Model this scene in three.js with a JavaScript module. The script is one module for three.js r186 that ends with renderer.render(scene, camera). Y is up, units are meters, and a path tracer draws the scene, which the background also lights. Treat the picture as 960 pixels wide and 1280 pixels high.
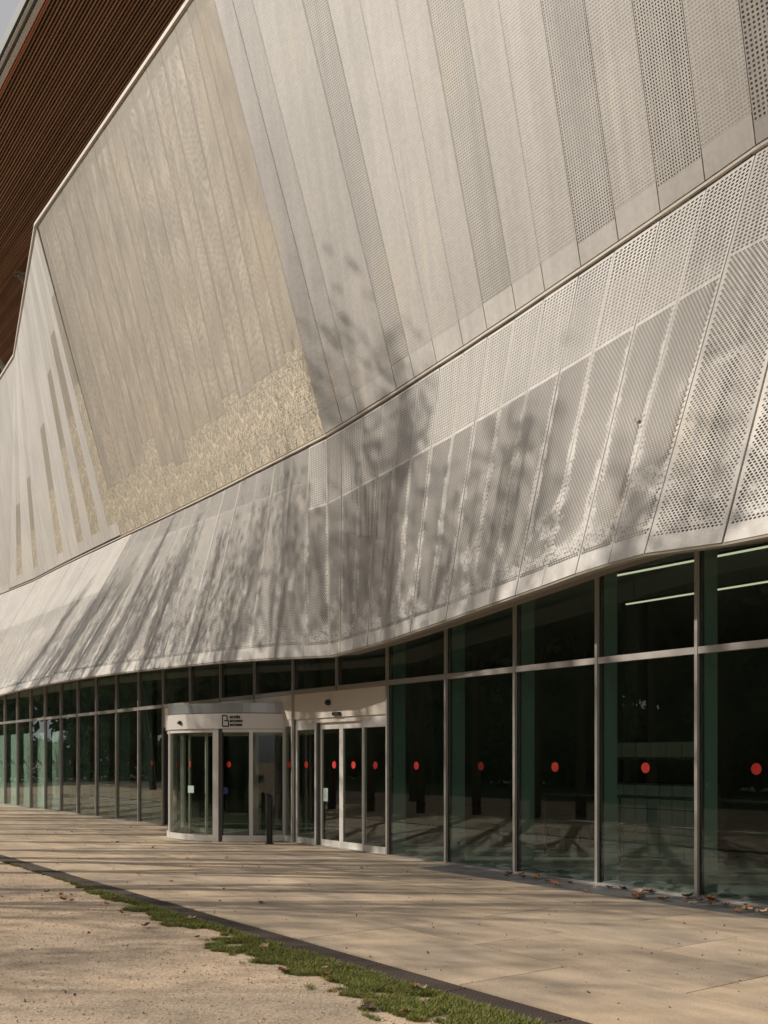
import * as THREE from 'three';
import { mergeGeometries } from 'three/addons/utils/BufferGeometryUtils.js';
import { RectAreaLightUniformsLib } from 'three/addons/lights/RectAreaLightUniformsLib.js';

// World axes: x runs along the glazed front (growing towards the near end), y is up, z points out of the building.
const scene = new THREE.Scene();
const renderer = new THREE.WebGLRenderer({ antialias: true });
renderer.toneMapping = THREE.LinearToneMapping;
renderer.toneMappingExposure = 1.12;
renderer.shadowMap.enabled = true;

// ---------- camera: level, with the lens shifted upwards ----------
const camera = new THREE.PerspectiveCamera(2 * Math.atan(640 / 1250) * 180 / Math.PI, 960 / 1280, 0.1, 600);
camera.position.set(13.327, 1.6, 9.690);
camera.lookAt(13.327 - 0.81153 * 10, 1.6, 9.690 - 0.58430 * 10);
camera.setViewOffset(960, 1280, 0, 640 - 948, 960, 1280);
camera.updateProjectionMatrix();

// ---------- sun and sky ----------
const SUN_EL = 33 * Math.PI / 180, SUN_AZ = 41 * Math.PI / 180;          // azimuth measured from the front's normal
const SUN = new THREE.Vector3(-Math.sin(SUN_AZ) * Math.cos(SUN_EL), Math.sin(SUN_EL), Math.cos(SUN_AZ) * Math.cos(SUN_EL));
const sun = new THREE.DirectionalLight(new THREE.Color().setRGB(1.0, 0.915, 0.805), 3.35);
sun.position.copy(SUN).multiplyScalar(120); sun.target.position.set(0, 4, 0);
sun.castShadow = true; sun.shadow.radius = 1.1; sun.shadow.mapSize.set(4096, 4096);
Object.assign(sun.shadow.camera, { left: -60, right: 60, top: 60, bottom: -60, near: 1, far: 320 });
scene.add(sun, sun.target);
{
  const W = 256, H = 128, data = new Float32Array(W * H * 4);
  for (let j = 0; j < H; j++) for (let i = 0; i < W; i++) {
    const lat = ((j + 0.5) / H - 0.5) * Math.PI, lon = ((i + 0.5) / W - 0.5) * 2 * Math.PI;
    const d = [Math.cos(lat) * Math.cos(lon), Math.sin(lat), Math.cos(lat) * Math.sin(lon)];
    const c = Math.max(0, d[0] * SUN.x + d[1] * SUN.y + d[2] * SUN.z), h = Math.max(0, d[1]);
    const glow = 0.30 * Math.pow(c, 6) + 0.5 * Math.pow(c, 40), haze = 0.40 - 0.03 * h, k = (j * W + i) * 4;
    data[k] = haze * 0.985 + glow; data[k + 1] = haze * 0.985 + glow * 0.93; data[k + 2] = haze * 1.02 + glow * 0.82; data[k + 3] = 1;
    if (d[1] < 0) { data[k] = 0.20; data[k + 1] = 0.17; data[k + 2] = 0.14; }
  }
  const sky = new THREE.DataTexture(data, W, H, THREE.RGBAFormat, THREE.FloatType);
  sky.mapping = THREE.EquirectangularReflectionMapping; sky.magFilter = sky.minFilter = THREE.LinearFilter; sky.needsUpdate = true;
  scene.background = sky; scene.environment = sky;
}
RectAreaLightUniformsLib.init();

// ---------- measured lines of the front ----------
// each row: foot x, y, z and head x, y, z of one panel joint
const LOWER = [[-45.0,3.85,0.2,-45.0,9.0,-2.6],
[-36.0,3.85,0.2,-33.363,8.992,-2.6],
[-29.286,3.756,0.2,-28.314,8.877,-2.6],
[-24.886,3.756,0.2,-25.235,8.91,-2.6],
[-21.586,3.756,0.5,-21.586,8.686,-2.222],
[-18.537,3.781,0.58,-18.537,8.647,-2.167],
[-15.877,3.77,0.66,-15.877,8.48,-1.902],
[-13.907,3.745,0.727,-13.907,8.296,-1.604],
[-12.4,3.718,0.783,-12.4,8.128,-1.327],
[-10.823,3.678,0.847,-10.823,7.935,-1.006],
[-9.47,3.639,0.906,-9.47,7.768,-0.724],
[-8.242,3.6,0.957,-8.242,7.612,-0.463],
[-7.033,3.558,1.012,-7.033,7.46,-0.204],
[-5.841,3.514,1.071,-5.841,7.321,0.04],
[-4.679,3.466,1.134,-4.679,7.19,0.274],
[-3.547,3.418,1.2,-3.547,7.071,0.49],
[-2.658,3.378,1.161,-2.658,6.99,0.637],
[-1.792,3.34,1.12,-1.792,6.92,0.768],
[-1.092,3.311,0.984,-1.092,6.876,0.859],
[-0.45,3.286,0.85,-0.45,6.84,0.93],
[-0.189,3.306,0.833,-0.195,6.955,0.787],
[0.168,3.335,0.81,0.195,7.072,0.66],
[0.512,3.362,0.786,0.593,7.165,0.571],
[0.825,3.391,0.764,0.973,7.241,0.51],
[1.184,3.425,0.753,1.415,7.306,0.474],
[1.593,3.466,0.762,1.921,7.358,0.465],
[2.023,3.508,0.771,2.446,7.407,0.457],
[2.433,3.549,0.78,2.9,7.488,0.41],
[2.896,3.598,0.792,3.398,7.568,0.364],
[3.367,3.645,0.805,3.906,7.664,0.311],
[3.891,3.698,0.82,4.465,7.77,0.25],
[4.377,3.748,0.829,4.991,7.883,0.177],
[4.954,3.815,0.842,5.611,8.027,0.08],
[5.464,3.859,0.839,6.172,8.184,-0.037],
[5.954,3.893,0.8,6.715,8.363,-0.18],
[6.879,3.869,0.666,7.468,8.62,-0.474],
[7.829,3.869,0.646,8.418,8.82,-0.724],
[8.779,3.869,0.626,9.368,9.02,-0.974],
[9.729,3.869,0.606,10.318,9.22,-1.224]] ;
const UPR = [[-0.475,6.842,0.927,-1.73,14.4,2.4],
[-0.175,6.961,0.781,-1.369,14.4,2.297],
[0.134,7.054,0.68,-0.996,14.4,2.188],
[0.942,7.235,0.515,-0.023,14.4,1.974],
[1.341,7.295,0.48,0.456,14.4,1.876],
[1.863,7.352,0.466,1.085,14.4,1.777],
[2.45,7.407,0.456,1.792,14.4,1.682],
[2.908,7.49,0.41,2.344,14.4,1.618],
[3.433,7.575,0.361,2.976,14.4,1.562],
[3.924,7.667,0.309,3.568,14.4,1.501],
[4.498,7.777,0.245,4.259,14.4,1.487],
[5.045,7.896,0.168,4.918,14.4,1.46],
[5.609,8.027,0.081,5.596,14.4,1.473],
[6.153,8.179,-0.034,6.252,14.4,1.481],
[6.715,8.363,-0.18,6.929,14.4,1.502]] ;
const UPL = [[-1.15,6.879,0.851,-3.033,15.083,2.077],
[-1.908,6.929,0.751,-3.57,15.288,1.96],
[-2.769,7.0,0.618,-4.298,15.431,1.878],
[-3.706,7.088,0.46,-5.147,15.539,1.814],
[-4.681,7.191,0.274,-6.004,15.66,1.744],
[-5.742,7.31,0.06,-6.956,15.771,1.679],
[-6.983,7.454,-0.193,-8.05,15.9,1.604],
[-8.141,7.6,-0.442,-9.031,16.036,1.525],
[-9.422,7.762,-0.714,-10.035,16.223,1.417],
[-10.857,7.939,-1.013,-11.145,16.428,1.299],
[-12.325,8.119,-1.312,-12.265,16.634,1.18],
[-13.82,8.287,-1.588,-13.419,16.823,1.071],
[-15.478,8.443,-1.841,-14.735,16.998,0.969],
[-17.158,8.56,-2.03,-16.123,17.13,0.891]] ;
const FAN = [[-17.158,8.56,-2.03,-16.255,17.13,0.89],
[-18.264,8.63,-2.14,-16.62,17.12,0.813],
[-19.114,8.654,-2.178,-17.072,17.108,0.717],
[-20.017,8.666,-2.194,-17.615,17.094,0.602],
[-20.919,8.677,-2.21,-18.344,17.076,0.448],
[-21.575,8.686,-2.222,-19.02,17.06,0.304],
[-22.878,8.765,-2.356,-19.858,17.041,0.126],
[-23.926,8.83,-2.464,-20.559,17.026,-0.023],
[-24.973,8.894,-2.573,-21.335,17.01,-0.188],
[-26.774,8.894,-2.6,-23.108,16.976,-0.566],
[-27.595,8.885,-2.6,-24.007,16.96,-0.757],
[-28.211,8.878,-2.6,-24.591,16.95,-0.882],
[-29.877,8.913,-2.6,-25.441,16.936,-1.063],
[-30.718,8.932,-2.6,-25.595,16.934,-1.096],
[-31.92,8.959,-2.6,-25.817,16.93,-1.143]] ;

// ---------- helpers ----------
function rng(seed) { let a = seed >>> 0; return () => { a |= 0; a = a + 0x6D2B79F5 | 0; let t = Math.imul(a ^ a >>> 15, 1 | a); t = t + Math.imul(t ^ t >>> 7, 61 | t) ^ t; return ((t ^ t >>> 14) >>> 0) / 4294967296; }; }
const hash2 = (x, y, s) => { let h = Math.imul(x, 374761393) ^ Math.imul(y, 668265263) ^ Math.imul(s, 1442695041); h = Math.imul(h ^ h >>> 13, 1274126177); return ((h ^ h >>> 16) >>> 0) / 4294967296; };
function noise(x, y, s, px = 0, py = 0) {                                // value noise, tiling after px, py cells
  const xi = Math.floor(x), yi = Math.floor(y), fx = x - xi, fy = y - yi, u = fx * fx * (3 - 2 * fx), v = fy * fy * (3 - 2 * fy);
  const w = (a, p) => p ? ((a % p) + p) % p : a;
  const a = hash2(w(xi, px), w(yi, py), s), b = hash2(w(xi + 1, px), w(yi, py), s), c = hash2(w(xi, px), w(yi + 1, py), s), d = hash2(w(xi + 1, px), w(yi + 1, py), s);
  return a + (b - a) * u + (c - a) * v + (a - b - c + d) * u * v;
}
function fbm(x, y, s, oct = 4, px = 0, py = 0) { let t = 0, a = 0.5, n = 0; for (let i = 0; i < oct; i++) { t += a * noise(x, y, s + i * 17, px, py); n += a; a *= 0.5; x *= 2; y *= 2; px *= 2; py *= 2; } return t / n; }
function tex(W, H, fn, srgb) {                                           // fn(i, j) gives [r, g, b] or a number, 0..1
  const d = new Uint8Array(W * H * 4);
  for (let j = 0; j < H; j++) for (let i = 0; i < W; i++) { const c = fn(i, j), k = (j * W + i) * 4; if (c.length) { d[k] = c[0] * 255; d[k + 1] = c[1] * 255; d[k + 2] = c[2] * 255; } else d[k] = d[k + 1] = d[k + 2] = c * 255; d[k + 3] = 255; }
  return wrapTex(d, W, H, srgb);
}
function wrapTex(d, W, H, srgb) {
  const t = new THREE.DataTexture(d, W, H); t.wrapS = t.wrapT = THREE.RepeatWrapping; t.magFilter = THREE.LinearFilter; t.minFilter = THREE.LinearMipmapLinearFilter; t.generateMipmaps = true;
  if (srgb) t.colorSpace = THREE.SRGBColorSpace; t.needsUpdate = true; return t;
}
const clamp = (v, a = 0, b = 1) => Math.min(b, Math.max(a, v)), lerp = (a, b, t) => a + (b - a) * t;
const V = (x, y, z) => new THREE.Vector3(x, y, z);
const mat = (r, g, b, o = {}) => new THREE.MeshStandardMaterial({ color: new THREE.Color().setRGB(r, g, b), roughness: 0.6, side: THREE.DoubleSide, ...o });
const used = {};
function numbered(n) { const k = used[n] = (used[n] ?? -1) + 1; return k ? `${n}_${String(k).padStart(3, '0')}` : n; }
function mesh(name, geo, material, parent) { const m = new THREE.Mesh(geo, material); m.name = parent ? name : numbered(name); m.castShadow = m.receiveShadow = true; (parent || scene).add(m); return m; }
function tag(o, label, category, group) { o.userData.label = label; o.userData.category = category; if (group) o.userData.group = group; return o; }
function kind(o, k) { o.userData.kind = k; return o; }
function box(x0, x1, y0, y1, z0, z1) { const g = new THREE.BoxGeometry(x1 - x0, y1 - y0, z1 - z0); g.translate((x0 + x1) / 2, (y0 + y1) / 2, (z0 + z1) / 2); return g; }
function merge(list) { return mergeGeometries(list.map(g => g.index ? g.toNonIndexed() : g)); }
function bar(a, b, w, h) { const d = b.clone().sub(a), g = new THREE.BoxGeometry(w, h, d.length()); const m = new THREE.Matrix4().lookAt(a, b, Math.abs(d.y) > 0.95 * d.length() ? V(0, 0, 1) : V(0, 1, 0)); g.applyMatrix4(m); g.translate((a.x + b.x) / 2, (a.y + b.y) / 2, (a.z + b.z) / 2); return g; }
function rod(a, b, r0, r1, n = 6) { const d = b.clone().sub(a), g = new THREE.CylinderGeometry(r1, r0, d.length(), n, 1, true); g.applyQuaternion(new THREE.Quaternion().setFromUnitVectors(V(0, 1, 0), d.normalize())); g.translate((a.x + b.x) / 2, (a.y + b.y) / 2, (a.z + b.z) / 2); return g; }
const foot = r => V(r[0], r[1], r[2]), head = r => V(r[3], r[4], r[5]);
const along = (r, t) => foot(r).lerp(head(r), t);
// the joint line at x between the measured joints
function jointAt(rows, x) { let i = 0; while (i < rows.length - 2 && rows[i + 1][0] < x) i++; const a = rows[i], b = rows[i + 1], t = (x - a[0]) / (b[0] - a[0]); return a.map((v, k) => v + (b[k] - v) * t); }

// A folded sheet between two joints: front face, curved as the joints twist, with returns on all four edges.
// uv holds the sheet's own size: either 0..1 over the sheet, or metres rounded to whole pitches. uv1 is the place on the front in metres.
function sheet(a, b, t0, t1, o = {}) {
  const { gap = 0.007, nv = 6, nu = 2, depth = 0.035, off = 0, pitch = 0, v0 = 0, v1 = 1, flip = false } = o;
  const A0 = along(a, t0), A1 = along(a, t1), B0 = along(b, t0), B1 = along(b, t1);
  const w = (A0.distanceTo(B0) + A1.distanceTo(B1)) / 2, h = (A0.distanceTo(A1) + B0.distanceTo(B1)) / 2;
  const N = B0.clone().sub(A0).add(B1.clone().sub(A1)).cross(A1.clone().sub(A0).add(B1.clone().sub(B0))).normalize(); if (N.z < 0) N.negate();
  const U = pitch ? Math.max(1, Math.round(w / pitch)) : 1, Vn = pitch ? Math.max(1, Math.round(h / pitch)) : 1;
  const pos = [], uv = [], uv1 = [], idx = [], row = nu + 1;
  const put = (p, u, v) => { pos.push(p.x, p.y, p.z); uv.push(pitch ? u * U : flip ? 1 - u : u, pitch ? v * Vn : lerp(v0, v1, v)); uv1.push(p.x / 9, p.y / 9); };
  const at = (i, j, d) => { const g = gap / w, u = lerp(g, 1 - g, i / nu), v = j / nv, p = A0.clone().lerp(B0, u).lerp(A1.clone().lerp(B1, u), v); return p.addScaledVector(N, off - d); };
  for (let j = 0; j <= nv; j++) for (let i = 0; i <= nu; i++) put(at(i, j, 0), i / nu, j / nv);
  for (let j = 0; j < nv; j++) for (let i = 0; i < nu; i++) { const k = j * row + i; idx.push(k, k + 1, k + row + 1, k, k + row + 1, k + row); }
  const rim = []; for (let i = 0; i <= nu; i++) rim.push([i, 0]); for (let j = 1; j <= nv; j++) rim.push([nu, j]); for (let i = nu - 1; i >= 0; i--) rim.push([i, nv]); for (let j = nv - 1; j >= 0; j--) rim.push([0, j]);
  const s = pos.length / 3;
  for (const [i, j] of rim) { for (const d of [0, depth]) { const p = at(i, j, d); pos.push(p.x, p.y, p.z); uv.push(0, v0 === 0 ? 0 : v0); uv1.push(p.x / 9, p.y / 9); } }
  for (let k = 0; k < rim.length - 1; k++) { const q = s + k * 2; idx.push(q, q + 1, q + 3, q, q + 3, q + 2); }
  const g = new THREE.BufferGeometry();
  g.setAttribute('position', new THREE.Float32BufferAttribute(pos, 3)); g.setAttribute('uv', new THREE.Float32BufferAttribute(uv, 2)); g.setAttribute('uv1', new THREE.Float32BufferAttribute(uv1, 2));
  g.setIndex(idx); g.computeVertexNormals(); return g;
}
// a strip swept along the joints: profile points are [dy, dz] from the point pick(row)
function sweep(points, profile, close = true) {
  const pos = [], idx = [], uv = [], n = profile.length;
  points.forEach((p, k) => profile.forEach(([dy, dz], i) => { pos.push(p.x, p.y + dy, p.z + dz); uv.push(p.x / 4, i * 0.2); }));
  for (let k = 0; k < points.length - 1; k++) for (let i = 0; i < (close ? n : n - 1); i++) { const a = k * n + i, b = k * n + (i + 1) % n; idx.push(a, b, b + n, a, b + n, a + n); }
  if (close) for (let i = 1; i < n - 1; i++) { idx.push(0, i, i + 1); const e = (points.length - 1) * n; idx.push(e, e + i + 1, e + i); }
  let g = new THREE.BufferGeometry(); g.setAttribute('position', new THREE.Float32BufferAttribute(pos, 3)); g.setAttribute('uv', new THREE.Float32BufferAttribute(uv, 2)); g.setIndex(idx); g = g.toNonIndexed(); g.computeVertexNormals(); return g;
}

// ---------- perforation patterns (white = metal, black = hole) ----------
function disc(d, W, H, cx, cy, rx, ry, wrap) {
  for (let j = Math.floor(cy - ry - 1); j <= cy + ry + 1; j++) for (let i = Math.floor(cx - rx - 1); i <= cx + rx + 1; i++) {
    let x = i, y = j; if (wrap) { x = (i + W) % W; y = (j + H) % H; } else if (i < 0 || j < 0 || i >= W || j >= H) continue;
    const q = Math.hypot((i + 0.5 - cx) / rx, (j + 0.5 - cy) / ry), c = clamp((q - 1) * Math.min(rx, ry) + 0.5) * 255, k = (y * W + x) * 4;
    if (c < d[k]) d[k] = d[k + 1] = d[k + 2] = c;
  }
}
const blank = (W, H) => { const d = new Uint8Array(W * H * 4); d.fill(255); return d; };
function tileHoles(rx, ry, staggered) {                                  // one pitch square, holes given as parts of the pitch
  const W = 64, d = blank(W, W);
  disc(d, W, W, W / 2, W / 2, rx * W, ry * W, true); if (staggered) { d.fill(255); disc(d, W, W, W / 4, W / 4, rx * W, ry * W, true); disc(d, W, W, 3 * W / 4, 3 * W / 4, rx * W, ry * W, true); }
  return wrapTex(d, W, W);
}
// A whole panel w by h metres. zone(x, y) gives { p: chance that a hole is open, r: radius, big } at that place.
function panelHoles(W, H, w, h, o, seed) {
  const d = blank(W, H), sx = W / w, sy = H / h, R = rng(seed);
  const { px, py, r, rim = 0.23, top = 1, side = 0.032, topR = 0.011, topP = 0.05, mott = 0.22, seam = true } = o;
  const yTop = h * top;
  for (let j = 0; (j + 0.5) * py + rim < yTop; j++) {
    const y = rim + (j + 0.5) * py, shift = (j % 2) * px / 2;
    for (let x = side + shift; x < w - side + 1e-6; x += px) {
      const v = y / h, e = Math.min(x, w - x);
      // patches where the punching thins out: a crust along the foot and runs climbing beside the joints
      const crust = mott * (0.35 + 1.3 * fbm(x * 3.1 + seed * 7.3, y * 0.9, 11 + seed, 3)) * h * 0.62, climb = 0.10 * fbm(y * 1.7, seed * 3.1, 23, 2) * clamp(1.5 - v * 2);
      let shrink = clamp((crust - y) / 0.22) * (0.35 + 0.6 * noise(x * 30 + seed, y * 30, 31));      // how far the punch shrinks here
      if (e < climb + 0.02 && noise(x * 9, y * 5, 41 + seed) > 0.42) shrink = Math.max(shrink, 0.62);
      shrink = Math.max(shrink, 0.6 * clamp((fbm(x * 2.6 + seed * 5, y * 2.1, 57 + seed, 3) - 0.68) * 12) * clamp(2.4 - v * 4));
      if (y - rim < py * 2.4) shrink = 0;
      const rr = r * clamp(1.04 - shrink * 1.5 * R(), 0, 1.04); if (rr < r * 0.25) continue;
      disc(d, W, H, x * sx, y * sy, rr * sx, rr * sy);
    }
    if (seam) for (const x of [0.012, w - 0.012]) if (j % 2) disc(d, W, H, x * sx, y * sy, 0.005 * sx, 0.010 * sy);
  }
  if (top < 1) for (let y = yTop + topP; y < h - 0.05; y += topP) for (let x = side; x < w - side + 1e-6; x += topP) disc(d, W, H, x * sx, y * sy, topR * sx * 1.15, topR * sy * 0.95);
  return wrapTex(d, W, H);
}
// random crust: big and small punched holes with plain patches, tiling
function crustTile(seed) {
  const W = 512, d = blank(W, W), R = rng(seed), n = 28;
  for (let j = 0; j < n; j++) for (let i = 0; i < n; i++) { const q = noise(i / 2, j / 2, seed, 14, 14), c = R(); if (c < 0.05 + 0.75 * q) disc(d, W, W, (i + 0.5 * (j % 2) + 0.4) * W / n, (j + 0.5) * W / n, W / n * lerp(0.14, 0.42, R() * R() + 0.1), W / n * lerp(0.14, 0.42, R() * R() + 0.1), true); }
  return wrapTex(d, W, W);
}

// ---------- materials ----------
const grime = tex(1024, 1024, (i, j) => {                                // coat of weathered paint: blotches and thin downward runs
  const u = i / 1024, v = j / 1024, run = fbm(u * 90, v * 5, 3, 3, 90, 5), bl = fbm(u * 7, v * 7, 9, 5, 7, 7), f = fbm(u * 220, v * 220, 5, 2, 220, 220);
  const k = clamp(0.86 + 0.10 * (bl - 0.5) + 0.10 * (run - 0.5) + 0.06 * (f - 0.5)); const st = clamp((bl - 0.60) * 3) * clamp((run - 0.5) * 4);
  return [k, k * (1 - 0.05 * st), k * (1 - 0.14 * st)];
}, true); grime.channel = 1;
const PAINT = [0.81, 0.775, 0.72];
const clad = (alpha, o = {}) => { const m = mat(...(o.color || PAINT), { map: grime, roughness: 0.55 }); if (alpha) { m.alphaMap = alpha; m.alphaTest = 0.5; } if (o.bump) { m.bumpMap = o.bump; m.bumpScale = o.bumpScale; } return m; };
const slotBump = tex(64, 64, (i, j) => { const x = i / 64, y = j / 64; return x > 0.14 && x < 0.86 && y > 0.30 && y < 0.72 ? clamp(0.5 + (y - 0.30) / 0.42 * 0.5) : 0.5; });
const slotHole = (() => { const W = 64, d = blank(W, W); for (let j = 43; j < 48; j++) for (let i = 12; i < 52; i++) { const k = (j * W + i) * 4; d[k] = d[k + 1] = d[k + 2] = 0; } return wrapTex(d, W, W); })();
const M = {
  plain: clad(null), louvre: clad(slotHole, { bump: slotBump, bumpScale: 0.006 }),
  strip: clad(tileHoles(0.29, 0.27)), stripWide: clad(tileHoles(0.40, 0.22)), fine: clad(tileHoles(0.235, 0.235, true), { color: [0.76, 0.68, 0.565] }), hatch: clad(tileHoles(0.36, 0.10)),
  crust: clad(crustTile(5), { color: [0.84, 0.785, 0.70] }),
  cavity: mat(0.33, 0.305, 0.27, { roughness: 0.9 }), body: mat(0.45, 0.43, 0.40, { roughness: 0.9 }),
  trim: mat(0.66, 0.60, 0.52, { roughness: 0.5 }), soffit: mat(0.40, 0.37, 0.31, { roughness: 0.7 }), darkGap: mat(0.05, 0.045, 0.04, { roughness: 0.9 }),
  steel: mat(0.50, 0.47, 0.43, { roughness: 0.38, metalness: 0.6 }), alu: mat(0.70, 0.67, 0.62, { roughness: 0.4, metalness: 0.15 }), darkSteel: mat(0.09, 0.085, 0.08, { roughness: 0.5, metalness: 0.4 }),
  red: mat(0.60, 0.032, 0.02, { roughness: 0.5 }), black: mat(0.018, 0.018, 0.018, { roughness: 0.45 }), white: mat(0.72, 0.74, 0.70, { roughness: 0.7 }),
  fin: mat(0.28, 0.36, 0.325, { roughness: 0.45 }),
  glass: new THREE.MeshPhysicalMaterial({ color: new THREE.Color().setRGB(0.76, 0.85, 0.81), roughness: 0.0, transmission: 1, thickness: 0, ior: 1.55, side: THREE.DoubleSide }),
  doorGlass: new THREE.MeshPhysicalMaterial({ color: new THREE.Color().setRGB(0.78, 0.83, 0.79), roughness: 0.0, transmission: 1, thickness: 0, ior: 1.5, side: THREE.DoubleSide }),
};
// dry straw-like growth showing in the crust: pale and ochre grains
M.crust.map = tex(512, 512, (i, j) => { const u = i / 512, v = j / 512, g = noise(u * 46, v * 38, 5, 46, 38), f = noise(u * 110, v * 90, 9, 110, 90), w = fbm(u * 6, v * 6, 13, 3, 6, 6), k = clamp(0.62 + 0.34 * g + 0.22 * (f - 0.5) + 0.2 * (w - 0.5)); return [k, k * (0.985 - 0.02 * w), k * (0.955 - 0.05 * w - 0.02 * g)]; }, true); M.crust.map.channel = 0;
// warped punching of the inner skin: its holes wander off the outer grid, so the two skins interfere
const innerSkin = (() => {
  const W = 2048, d = blank(W, W), n = 200;
  for (let j = 0; j < n; j++) for (let i = 0; i < n; i++) {
    for (const q of [0.25, 0.75]) {
      const u = (i + q) / n, v = (j + q) / n, a = (fbm(u * 13, v * 6, 71, 2, 13, 6) - 0.5) * 3.0, e = (fbm(u * 11, v * 6, 83, 2, 11, 6) - 0.5) * 4.4;
      disc(d, W, W, ((u + a / n) * W + W) % W, ((v + e / n) * W + W) % W, 2.55, 2.55, true);
    }
  }
  return wrapTex(d, W, W);
})();
innerSkin.repeat.set(1 / 6.1, 1 / 6.1);
M.inner = clad(null, { color: [0.76, 0.68, 0.565] }); M.inner.alphaMap = innerSkin; M.inner.alphaTest = 0.5; M.inner.map = null;

// ---------- the building ----------
const building = new THREE.Group(); building.name = 'exhibition_hall'; scene.add(building);
tag(building, 'pale perforated metal clad hall with folded front above a dark glass ground floor', 'building');
const PANE = 1.52, GLASS_Z = 0, K0 = -24, K1 = 6;
const lipAt = x => jointAt(LOWER, x);

// backing wall behind both bands of cladding
const UPPER = [...FAN.slice().reverse(), ...UPL.slice(0, -1).reverse(), ...UPR];
UPPER.unshift([-45, 9.0, -2.6, -45, 17.2, -2.6]);
for (const k of [4, 3, 2, 1]) { const r = LOWER[LOWER.length - k]; UPPER.push([r[3], r[4], r[5], r[3] + 0.25, 14.4, r[5] + 1.55]); }
function backing(rows, t0, t1, dz) {
  const pos = [], idx = []; rows.forEach(r => { for (const t of [t0, t1]) { const p = along(r, t); pos.push(p.x, p.y, p.z - dz); } });
  for (let k = 0; k < rows.length - 1; k++) { const a = 2 * k; idx.push(a, a + 2, a + 3, a, a + 3, a + 1); }
  const g = new THREE.BufferGeometry(); g.setAttribute('position', new THREE.Float32BufferAttribute(pos, 3)); g.setIndex(idx); g.computeVertexNormals(); return g.toNonIndexed();
}
const stripUV = g => { g.deleteAttribute('uv'); g.deleteAttribute('uv1'); return g; };

// lower band: one panel from every joint to the next
const lower = mesh('lower_cladding', backing(LOWER, 0.012, 1.03, 0.55), M.cavity, building);
lower.userData.label = 'lower band of perforated panels sloping out over the glass';
{
  const near = [], mid = [], wide = [], far = [];
  for (let k = 0; k < 7; k++) mid.push(clad(panelHoles(256, 2048, 0.5, 4.5, { px: 0.0375, py: 0.033, r: 0.0143, top: 0.70, topP: 0.048, topR: 0.0150 }, 100 + k)));
  for (let k = 0; k < 6; k++) wide.push(clad(panelHoles(512, 2048, 1.08, 4.1, { px: 0.039, py: 0.034, r: 0.0138, mott: 0.20 }, 200 + k)));
  for (let k = 0; k < 3; k++) near.push(clad(panelHoles(512, 2048, 0.95, 6.2, { px: 0.052, py: 0.043, r: 0.0165, side: 0.055, mott: 0.13, rim: 0.24, top: 0.74, topP: 0.060, topR: 0.0175, seam: false }, 300 + k)));
  for (let k = 0; k < 3; k++) far.push(clad(panelHoles(512, 2048, 1.4, 5.4, { px: 0.039, py: 0.034, r: 0.0127, mott: 0.16, top: 0.60, topR: 0.0125, topP: 0.05 }, 400 + k)));
  const split = [];                                                       // the far joints stand wider apart: halve them
  for (let k = 0; k < LOWER.length - 1; k++) { const a = LOWER[k], b = LOWER[k + 1]; split.push(a); const n = Math.round((b[0] - a[0]) / 1.25); for (let i = 1; i < n; i++) split.push(a.map((v, q) => v + (b[q] - v) * i / n)); }
  split.push(LOWER[LOWER.length - 1]);
  for (let k = 0; k < split.length - 1; k++) {
    const a = split[k], b = split[k + 1], x = (a[0] + b[0]) / 2, set = x > 5.9 ? near : x > -1.3 ? mid : x > -15.4 ? wide : far;
    mesh('panel', sheet(a, b, 0, 0.991, { flip: k % 3 === 1, nv: 8, gap: x > 5.9 ? 0.012 : 0.006, off: ((k * 7) % 5 - 2) * 0.0016 }), set[(k * 5 + (k % 2)) % set.length], lower);
  }
}
// soffit under the lip, and the pale ledge at the waist
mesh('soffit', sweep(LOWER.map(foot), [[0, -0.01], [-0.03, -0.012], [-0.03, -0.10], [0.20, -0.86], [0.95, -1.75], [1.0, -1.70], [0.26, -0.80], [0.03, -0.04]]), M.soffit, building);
const waist = LOWER.map(head);
mesh('waist_ledge', sweep(waist, [[0.015, -0.03], [0.015, 0.012], [0.045, 0.015], [0.06, -0.03]]), M.trim, building);

// upper band
const upper = mesh('upper_cladding', backing(UPPER, 0.0, 0.995, 0.55), M.cavity, building);
upper.userData.label = 'upper band of leaning panels in plain, striped and crusted fields';
function uPanel(a, b, type, pitch, footH = 0.30, tight = false) {
  const h = foot(a).distanceTo(head(a)), t0 = 0.068 / h, t1 = (0.068 + footH) / h;
  if (footH) mesh('panel_foot', sheet(a, b, t0, t1, { nv: 1 }), M.plain, upper);
  if (type === M.plain) mesh('panel', sheet(a, b, footH ? t1 + 0.0004 : t0, 1, { nv: 8 }), type, upper);
  else mesh('panel', sheet(a, b, footH ? t1 + 0.0004 : t0, 1, { nv: 8, pitch, gap: tight ? 0.0035 : 0.007 }), type, upper);
}
{
  const types = ['p', 'p', 'p', 's', 'p', 'p', 'p', 's', 'p', 'p', 's', 'p', 's', 'p'];
  for (let k = 0; k < UPR.length - 1; k++) types[k] === 's' ? uPanel(UPR[k], UPR[k + 1], k < 9 ? M.stripWide : M.strip, 0.0385, k > 9 ? 0.26 : 0.34) : uPanel(UPR[k], UPR[k + 1], M.louvre, 0.043, 0.34, ![0, 3, 7, 10].includes(k));
  const e = UPPER.length; for (let k = 5; k > 1; k--) uPanel(UPPER[e - k], UPPER[e - k + 1], M.strip, 0.05, 0.22);
}
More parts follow.
